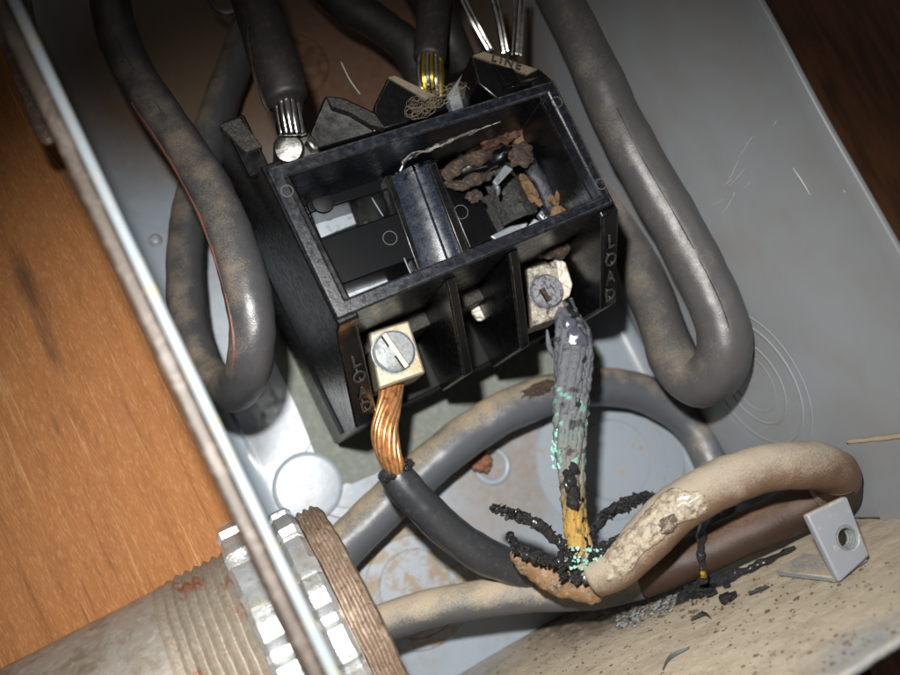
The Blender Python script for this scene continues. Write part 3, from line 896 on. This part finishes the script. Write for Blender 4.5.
E_ = [(530, -60, 5.9, .62), (566, 5, 6.0, .62), (596, 72, 6.1, .62), (630, 145, 6.2, .63), (664, 205, 6.2, .65), (694, 260, 6.2, .66), (718, 310, 6.2, .66), (725, 348, 6.0, .67), (714, 374, 5.5, .68),
      (695, 380, 4.9, .66), (674, 358, 4.4, .64), (656, 310, 3.8, .62), (634, 250, 3.2, .61), (606, 184, 2.6, .6), (570, 112, 2.0, .6), (536, 40, 1.8, .6), (505, -40, 1.6, .6)]
ce, je = cable('cable', 'thick grey black cable looped down between the fuse block and the right wall', M_rubE, E_, 32)
obj('pale_nick', chunk(P(735, 374, 6.2), 0.13, 4, (1, 1.3, .35), 2, 0.5), M_white, ce)
obj('jacket_seam', surf_strip(E_, lambda t: Vector((-0.35, -0.1, 0.9)), 0.014, 0.010, 0.16, 0.42, jit=.9), M_dustblk, ce)
obj('jacket_seam', surf_strip(A, lambda t: Vector((-0.1, 0.35, 0.9)), 0.022, 0.010, 0.10, 0.20, jit=.9), M_mark, ca)

F_ = [(318, 580, 1.4, .60), (345, 545, 1.4, .60), (385, 506, 1.5, .60), (430, 465, 1.6, .60), (475, 430, 1.6, .60), (520, 405, 1.6, .59), (565, 391, 1.5, .58), (610, 387, 1.4, .57), (655, 398, 1.3, .56), (690, 425, 1.3, .54), (711, 460, 1.5, .53), (718, 495, 1.7, .52), (712, 525, 1.9, .5)]
cf, _ = cable('cable', 'grey neutral cable arching across the back panel from the bushing', M_rubF, F_, 32)
obj('char_drip', join(tube([(712, 515, 4.2, .22), (703, 532, 5.6, .13), (700, 552, 6.0, .085), (702, 566, 6.0, .07), (703, 582, 5.9, .11)], 12, 8, rough=0.06, rs=4)), M_char, cf)
obj('green_tip', chunk(P(703, 574, 6.15), 0.09, 4, (1, 1.2, 1), 2, 0.6), M_brassw, cf)
obj('melted_spot', chunk(P(536, 392, 2.1), 0.3, 24, (2.0, .8, .25), 3, 0.5, 3), M_burn, cf)

G_ = [(392, 468, 4.6, .40), (404, 485, 4.6, .44), (425, 509, 4.5, .45), (455, 536, 4.3, .45), (488, 557, 4.0, .45), (525, 571, 3.6, .44), (570, 580, 3.2, .42)]
cg, _ = cable('cable', 'clean black cable with bright copper strands at the lower left terminal', M_rubG, G_, 30)
for k in range(13):
    an = 2 * math.pi * k / 12
    rk = random.Random(k)
    pts = []
    for i, (u, v, z, w) in enumerate(((391, 380, 4.75, 12), (390, 396, 4.9, 11), (387, 412, 5.0, 11.5), (385, 430, 5.05, 12.5), (387, 448, 5.0, 12.5), (392, 462, 4.9, 11), (398, 476, 4.7, 8))):
        a2 = an + i * .34
        q = .35 if k == 12 else 1
        pts.append((u + math.cos(a2) * w * .86 * q + rk.uniform(-.8, .8), v, z + math.sin(a2) * .24 * q, .074))
    obj('strand', tube(pts, 10, 8), M_copper, cg)
obj('torn_edge', join(*[chunk(P(386 + 26 * i / 8 + r_.uniform(-2, 2), 478 - 16 * i / 8 + r_.uniform(-3, 3), 5.0), .07, i, (1.3, 1, .8), 2, .8, 2.5) for i, r_ in [(i, random.Random(i)) for i in range(9)]]), M_char, cg)

# dusty cable from the bushing, doubling back at the right wall
H_ = [(330, 652, 3.0, .47), (372, 628, 3.0, .47), (420, 611, 3.0, .47), (475, 600, 3.2, .47), (530, 593, 3.4, .48), (590, 590, 3.8, .49), (640, 579, 4.4, .50), (695, 556, 5.2, .52), (750, 531, 5.8, .53), (800, 508, 6.2, .55), (833, 492, 6.8, .58),
      (836, 474, 7.6, .54), (806, 465, 8.0, .52), (765, 468, 7.9, .52), (720, 484, 7.6, .53), (680, 508, 7.2, .54), (648, 538, 6.8, .53), (620, 564, 6.4, .50), (594, 580, 6.1, .42)]
ch = empty('cable', tuple(P(600, 585, 4)), 'dust caked tan cable doubling back at the right, its end burnt open', 'cable')
obj('jacket', tube(H_[:7], 30, 10, rough=0.02, rs=1.2, roundcap=False), M_rubH, ch, angle=70)
M_rubShade = mat('dusty cable with painted shade', (0.032, 0.017, 0.011), 0.5, dust=((0.17, 0.095, 0.055), -0.45, 0.9, 10), bump=(4, 0.3, 6), bump2=(40, .2, 4))  # rear run of the tan cable, its shade painted as darker brown
obj('jacket', tube(H_[6:12], 34, 12, rough=0.03, rs=1.0, roundcap=False), M_rubShade, ch, angle=70)
obj('jacket', tube(H_[10:], 34, 12, rough=0.05, rs=1.0, roundcap=True), M_rubT, ch, angle=70)
# split, scorched end of the jacket
obj('split_jacket', tube([(512, 552, 5.3, .10), (524, 562, 5.4, .22), (548, 574, 5.4, .32), (575, 586, 5.5, .34), (600, 588, 5.7, .30)], 20, 10, rough=0.12, rs=2.2, flat=0.8), M_scorch, ch)


def tint(t, th, v):
    keys = [(0, (.13, .14, .17)), (.10, (.14, .15, .175)), (.42, (.14, .145, .16)), (.50, (.17, .20, .19)), (.62, (.20, .19, .17)), (.72, (.20, .15, .07)), (.80, (.46, .28, .06)), (.88, (.40, .27, .10)), (.93, (.35, .38, .28)), (1, (.2, .22, .2))]
    n = noise.noise(v * 2.5) * 0.06
    t = min(max(t + n, 0), 1)
    for (a, ca_), (b, cb_) in zip(keys, keys[1:]):
        if t <= b:
            s = (t - a) / (b - a)
            c = [x + (y - x) * s for x, y in zip(ca_, cb_)]
            break
    g = noise.noise(v * 4 + Vector((9, 0, 0)))
    if .36 < t < .60 and g > 0.30 - (.22 if math.cos(th) < -.3 else 0):
        c = [.20, .42, .35]
    if g < -0.38:
        c = [q * .35 for q in c]
    return tuple(c)


B_ = [(563, 300, 5.0, .22), (567, 314, 5.3, .30), (572, 328, 5.6, .40), (574, 348, 5.7, .45), (573, 375, 5.8, .45), (571, 405, 5.9, .42), (570, 435, 6.0, .39), (571, 462, 6.0, .34), (573, 488, 6.0, .29), (574, 512, 6.0, .27), (577, 535, 6.0, .29), (583, 556, 6.0, .33), (592, 574, 6.1, .3)]
for k in range(17):
    an = 2 * math.pi * k / 17
    pts = []
    for i, (u, v, z, r) in enumerate(B_):
        a2 = an + i * 0.32
        px = r * 895 / 20.5
        pts.append((u + math.cos(a2) * px * .70, v, z + math.sin(a2) * r * .62, r * (.24 + .08 * math.sin(k * 2.3)) + .012))
    vf, cols = tube(pts, 10, 16, rough=0.045, rs=6, seed=k * 2.0, colf=tint)
    obj('burnt_strand', vf, M_ash, ch, cols=cols, angle=70)
obj('strand_core', tube([(u, v, z, r * .72) for u, v, z, r in B_], 20, 8, rough=.08, rs=4), M_char, ch)
obj('melted_bead', join(chunk(P(577, 338, 6.0), 0.27, 12, (.9, 1.0, .6), 3, .3), chunk(P(570, 324, 5.9), 0.2, 15, (1, 1.0, .6), 3, .3)), mat('melted grey metal', (.12, .13, .16), .22, metal=.5, bump=(6, .5, 5)), ch)
obj('loose_strand', tube([(547, 330, 5.2, .03), (549, 345, 5.3, .07), (553, 355, 5.5, .06), (560, 362, 5.8, .05)], 8, 6), M_plate, ch)
obj('green_crust', join(*[chunk(P(r_.uniform(552, 562), r_.uniform(420, 470), 6.15), r_.uniform(.015, .05), i, (1, 1.5, .6), 1, .7) for i, r_ in [(i, random.Random(50 + i)) for i in range(26)]],
                        *[chunk(P(r_.uniform(570, 604), r_.uniform(545, 572), 6.5), r_.uniform(.015, .05), i, (1, 1, .7), 1, .7) for i, r_ in [(i, random.Random(90 + i)) for i in range(34)]]), M_green, ch, smooth=False)['kind'] = 'stuff'
obj('char_bead', join(*[chunk(P(571 + r_.uniform(-4, 4) + (y - 480) * .06, y, 6.38), r_.uniform(.09, .15), i, (1, 1.3, .7), 2, .5) for i, (y, r_) in enumerate([(y, random.Random(y)) for y in range(468, 508, 6)])]), M_char, ch)


def petal(pts, seed, n=110):
    base = tube([(*p[:3], p[3] * .62) for p in pts], 14, 10, rough=0.09, rs=3.5, flat=0.4, seed=seed)
    rr = random.Random(seed)
    q = catmull([(*P(p[0], p[1], p[2]), p[3]) for p in pts], 10)
    ex = []
    for i in range(n):
        a = rr.choice(q)
        d = Vector((rr.uniform(-1, 1), rr.uniform(-1, 1), rr.uniform(-.3, 1))).normalized()
        ex.append(chunk(Vector(a[:3]) + d * a[3] * .65, rr.uniform(.018, .06), i + seed, (rr.uniform(.5, 2.2), rr.uniform(.5, 1.6), rr.uniform(.4, 1.2)), 1, 1.0, 2.5))
    return join(base, *ex)


for i, pts in enumerate(([(492, 507, 5.6, .07), (505, 511, 5.8, .16), (525, 518, 6.0, .2), (545, 530, 6.1, .2), (560, 545, 6.1, .18), (575, 562, 6.1, .15)],
                         [(509, 534, 5.8, .05), (516, 546, 6.0, .13), (532, 555, 6.1, .18), (552, 562, 6.2, .18), (575, 566, 6.2, .14)],
                         [(586, 545, 6.0, .12), (594, 530, 6.0, .18), (606, 515, 6.0, .22), (624, 505, 6.0, .24), (642, 498, 6.0, .2), (657, 495, 6.1, .06)],
                         [(590, 560, 6.3, .1), (603, 548, 6.5, .16), (618, 540, 6.6, .12), (628, 532, 6.6, .05)])):
    obj('charred_flap', petal(pts, 20 + i), M_char, ch)
obj('char_lump', join(*[chunk(P(r_.uniform(560, 604), r_.uniform(548, 582), 6.2), r_.uniform(.04, .11), i, (1.3, 1, .7), 1, 1.0, 2.4) for i, r_ in [(i, random.Random(200 + i)) for i in range(60)]]), M_char, ch)
# blistered skin near the burn
q = catmull([(*P(p[0], p[1], p[2]), p[3]) for p in H_[10:]], 24)
ps = [Vector(a[:3]) for a in q]
fr = frames(ps)
i0, i1 = int(len(q) * .54), int(len(q) * .96)
NC = 44
vs, fs = [], []
for i in range(i0, i1):
    t = fr[i][0]
    d = Vector((-0.80, 0.45, 0.45))
    d = (d - t * d.dot(t)).normalized()
    e = t.cross(d)
    k = (i - i0) / (i1 - i0)
    for c in range(NC + 1):
        a = -1.15 + 1.75 * c / NC
        n_ = d * math.cos(a) + e * math.sin(a)
        p0 = ps[i] + n_ * q[i][3]
        fall = min(1, k * 6, (1 - k) * 9) * min(1, (1 - abs(a + .28) / .92) * 2.2)
        edge_ = fall - .6 + .9 * noise.noise(p0 * 1.6 + Vector((3, 0, 0)))
        wr = .5 * .035 * noise.noise(Vector((p0.dot(t) * 2.2, a * 5.5, 1)) + p0) + .01 * noise.noise(p0 * 11) + .022 * abs(noise.noise(p0 * 4.5))
        h = .012 + wr if edge_ > 0 else -.05
        vs.append(ps[i] + n_ * (q[i][3] + h + .02 * max(-1, min(1, edge_ * 3))))
w = NC + 1
for i in range(i1 - i0 - 1):
    for c in range(NC):
        fs.append((i * w + c, i * w + c + 1, (i + 1) * w + c + 1, (i + 1) * w + c))
obj('blistered_skin', (vs, fs), mat('blistered cable skin', (0.12, 0.095, 0.065), 0.24, spec=0.7, coat=0.3, var=((0.34, 0.285, 0.21), 7, 0.36, 0.56), bump=(9, 0.8, 8), bump2=(34, 0.3, 6)), ch, angle=80)
obj('burst_bubble', chunk(P(669, 524, 7.62), .17, 3, (1.3, .9, .4), 3, .6), mat('glossy bubble', (0.09, 0.07, 0.055), 0.12, coat=.5, var=((.3, .25, .19), 8, .5, .6)), ch)

# ============================================================ conduit through the left wall
YC, ZC = -3.2, 5.0
ax = (1, 0, 0)
con = empty('conduit', (-2, YC, ZC), 'weathered threaded metal conduit entering the left side of the box', 'conduit')
obj('pipe', lathe((0, YC, ZC), ax, [(2.95, -24)] + [(2.79 - .012 * (-2 - i * .5 + 0) * 0 + .16 * max(0, (12 - i) / 12) , -20 + i * .5) for i in range(0, 37)] + [(2.77, -1.6)], 96, jitter=0.015), M_pipe, con, angle=60)
prof = []
x = -2.7
while x < -0.95:
    k = min(1, (x + 2.9) / 0.6)
    prof += [(2.80, x), (2.80 + .075 * k, x + .09), (2.80, x + .18)]
    x += .21
obj('thread', lathe((0, YC, ZC), ax, prof, 120, jitter=0.015), M_thread, con, angle=25)
obj('thread', lathe((0, YC, ZC), ax, [(2.75, -1.0), (2.75, .6)], 96), M_thread, con)
bu = empty('conduit_bushing', (1.1, YC, ZC), 'brown ribbed bushing on the conduit end inside the box', 'bushing')
prof = [(2.6, .60), (2.83, .63)]
x = .66
while x < 1.05:
    prof += [(2.83, x), (2.89, x + .05), (2.89, x + .08), (2.83, x + .13)]
    x += .155
prof += [(2.80, 1.17), (2.68, 1.23), (2.3, 1.23), (2.3, .7)]
obj('ribbed_ring', lathe((0, YC, ZC), ax, prof, 140, jitter=0.03), M_bush, bu, angle=30)


def locknut(x0, x1, r, n, label, ph):
    e = empty('locknut', ((x0 + x1) / 2, YC, ZC), label, 'locknut', 'locknuts clamping the conduit to the wall')
    def tooth(th, j):
        q = ((th / (2 * math.pi) * n + ph) % 1)
        return 1.0 if .14 < q < .80 else (.90 if (q < .06 or q > .88) else .95)
    w = x1 - x0
    prof = [(r * .88, x0), (r * .965, x0 + .0), (r, x0 + .1), (r, x1 - .1), (r * .965, x1), (r * .88, x1)]
    obj('castellated_ring', lathe((0, YC, ZC), ax, prof, 240, tooth=lambda th, j: tooth(th, j) if 0 < j < 5 else 1, jitter=0.03), M_nut, e, angle=25)
    return e


locknut(-1.05, -0.45, 3.4, 19, 'galvanised locknut outside the left wall, beside the conduit thread', 0.3)
locknut(.06, .58, 3.14, 18, 'galvanised locknut inside the box, between the wall and the brown bushing', 0.55)

# ============================================================ bracket on the box floor
z1 = PY(840, 583, -6.5).z
br = empty('mounting_clip', tuple(PY(840, 583, -6.5)), 'bent grey metal clip with a threaded hole, standing on the dusty floor at the right', 'clip')
BLp, BRp = PY(840, 583, -6.48), P(870, 556, z1)
TLp, TRp = P(807, 515, z1), P(847, 496, z1)
import bmesh
hc = P(848, 538, z1)
hr = 0.24
outer = [BLp, BRp, TRp, TLp]
pts = []
for i in range(4):
    for k in range(8):
        pts.append(outer[i].lerp(outer[(i + 1) % 4], k / 8))
ringp = []
for p in pts:
    a = math.atan2(p.y - hc.y, p.x - hc.x)
    ringp.append(Vector((hc.x + hr * math.cos(a), hc.y + hr * math.sin(a), z1)))
th = Vector((0, 0, -0.2))
n = len(pts)
vs = pts + ringp + [p + th for p in pts] + [p + th for p in ringp]
fs = []
for i in range(n):
    j = (i + 1) % n
    fs += [(i, j, n + j, n + i), (2 * n + i, 3 * n + i, 3 * n + j, 2 * n + j), (i, 2 * n + i, 2 * n + j, j), (n + i, n + j, 3 * n + j, 3 * n + i)]
obj('upright_plate', (vs, fs), M_clip, br, bevel=0.09)
for k in range(4):
    obj('thread_ring', ringm(hc + Vector((0, 0, -0.05 - .09 * k)), Zd, hr - .01, .035, 40, 8), M_screw, br)
zb_ = PY(773, 579, -6.5).z
dx = (BRp - BLp).normalized()
w_ = (BRp - BLp).length
lf = [BLp + Vector((0, .0, -0.14)), BRp + Vector((0, .0, -.14)), BRp + Vector((-0.1, 0, zb_ - z1)), BLp + Vector((0, 0, zb_ - z1))]
lf = [Vector((p.x, -6.36, p.z)) for p in lf]
lv = lf + [Vector((p.x, -6.49, p.z)) for p in lf]
obj('floor_leaf', (lv, [(0, 1, 2, 3), (7, 6, 5, 4), (0, 4, 5, 1), (1, 5, 6, 2), (2, 6, 7, 3), (3, 7, 4, 0)]), M_clip, br, bevel=0.03)

# ============================================================ debris on the floor
def fy(u, v, h=0.0):
    p = PY(u, v, YB)
    p.y += 0.03 + h
    return p
rr = random.Random(11)
dv = [(640, 612), (655, 604), (672, 598), (690, 598), (706, 590), (722, 584), (742, 577), (765, 567), (797, 551)]
strip = [tuple(fy(u, v, .08)) + (r,) for (u, v), r in zip(dv[3:], (.12, .2, .16, .1, .08, .03))]
cst = empty('charred_strip', tuple(fy(720, 585)), 'twisted strip of charred insulation lying on the dusty floor', 'debris')
ex = [chunk(fy(rr.uniform(684, 730), rr.uniform(580, 602), .08), rr.uniform(.06, .17), i, (1.3, .7, 1), 2, .9, 2.5) for i in range(26)]
obj('char', join(tube(strip, 10, 8, rough=.08, rs=4, world=True), *ex), M_char, cst)
ex = [chunk(fy(rr.uniform(625, 692) , 0, 0), 0, 0) for i in range(0)]
cr = []
for i in range(260):
    u = rr.uniform(618, 700)
    cr.append(chunk(fy(u, 622 - (u - 622) * .38 + rr.gauss(0, 5), .02), rr.uniform(.012, .05), i, (1.4, .6, 1), 1, .8))
tag(obj('ash_crumbs', join(*cr), mat('grey green ash', (.20, .22, .22), .6, var=((.02, .02, .02), 6, .5, .56)), smooth=False), 'grey green ash crumbs trailing beside the charred strip', 'ash', kind='stuff')
cr = []
for i in range(2200):
    r = rr.random()
    if r < .45:
        u, v = rr.gauss(610, 45), rr.gauss(604, 9)
    elif r < .6:
        u, v = rr.gauss(560, 50), rr.gauss(635, 15)
    else:
        u, v = rr.uniform(430, 900), rr.uniform(560, 690)
    p = PY(u, v, YB)
    if not (.2 < p.x < 12.3 and .6 < p.z < 12.2):
        continue
    s = rr.choice((.012, .016, .02, .028)) if rr.random() < .97 else .038
    cr.append(chunk(fy(u, v, -.015 + s * .3), s, i, (1.5 * rr.uniform(.5, 1.4), .6, rr.uniform(.6, 1.5)), 1, .7))
tag(obj('debris_crumbs', join(*cr), M_crumb, smooth=False), 'small dark brown crumbs scattered over the dusty floor of the box', 'crumbs', kind='stuff')
for i, (a, b, c_, lab) in enumerate((((692, 622), (705, 616), (712, 620), 'curled grey flake on the dusty floor below the charred strip'), ((750, 596), (760, 592), (770, 588), 'small flat flake on the dusty floor near the clip'),
                       ((664, 672), (672, 660), (690, 650), 'curved blue grey scrape in the dust near the bottom edge'))):
    tag(obj('flake', tube([tuple(fy(*a, .01)) + (.03,), tuple(fy(*b, .03)) + (.06,), tuple(fy(*c_, .01)) + (.02,)], 8, 6, world=True, flat=.4, rough=.02, rs=5), M_ashpl if i < 2 else M_mark), lab, 'flake')

# ============================================================ hasp on the wood, top left
hs = empty('hasp', tuple(P(40, 120, 6)), 'brown blurred steel hasp with a rounded end against the wood, top left', 'hasp')
obj('bar', tube([(-12, -20, 7, .17), (8, 40, 7, .17), (28, 90, 7, .18), (46, 134, 7, .2), (50, 143, 7, .12)], 16, 8, flat=.5), M_hasp, hs)
obj('bracket', pp(((-20, -40), (22, -40), (36, 30), (40, 78), (26, 76), (4, 30)), 5.5, 5.2), M_flange, hs, bevel=.05)

# thin hairs and wires at the top
tag(obj('fine_hair', tube([(341, 62, 5.5, .012), (350, 80, 5.6, .014), (360, 94, 5.6, .01)], 5, 6), M_scratch), 'fine pale hair above the dusty post', 'hair')
tag(obj('thin_wire', tube([(208, -8, 3, .09), (214, 6, 3, .09), (226, 13, 3, .09), (238, 10, 3, .09)], 8, 8), M_rubE), 'thin grey wire bending in behind the upper left cable', 'wire')
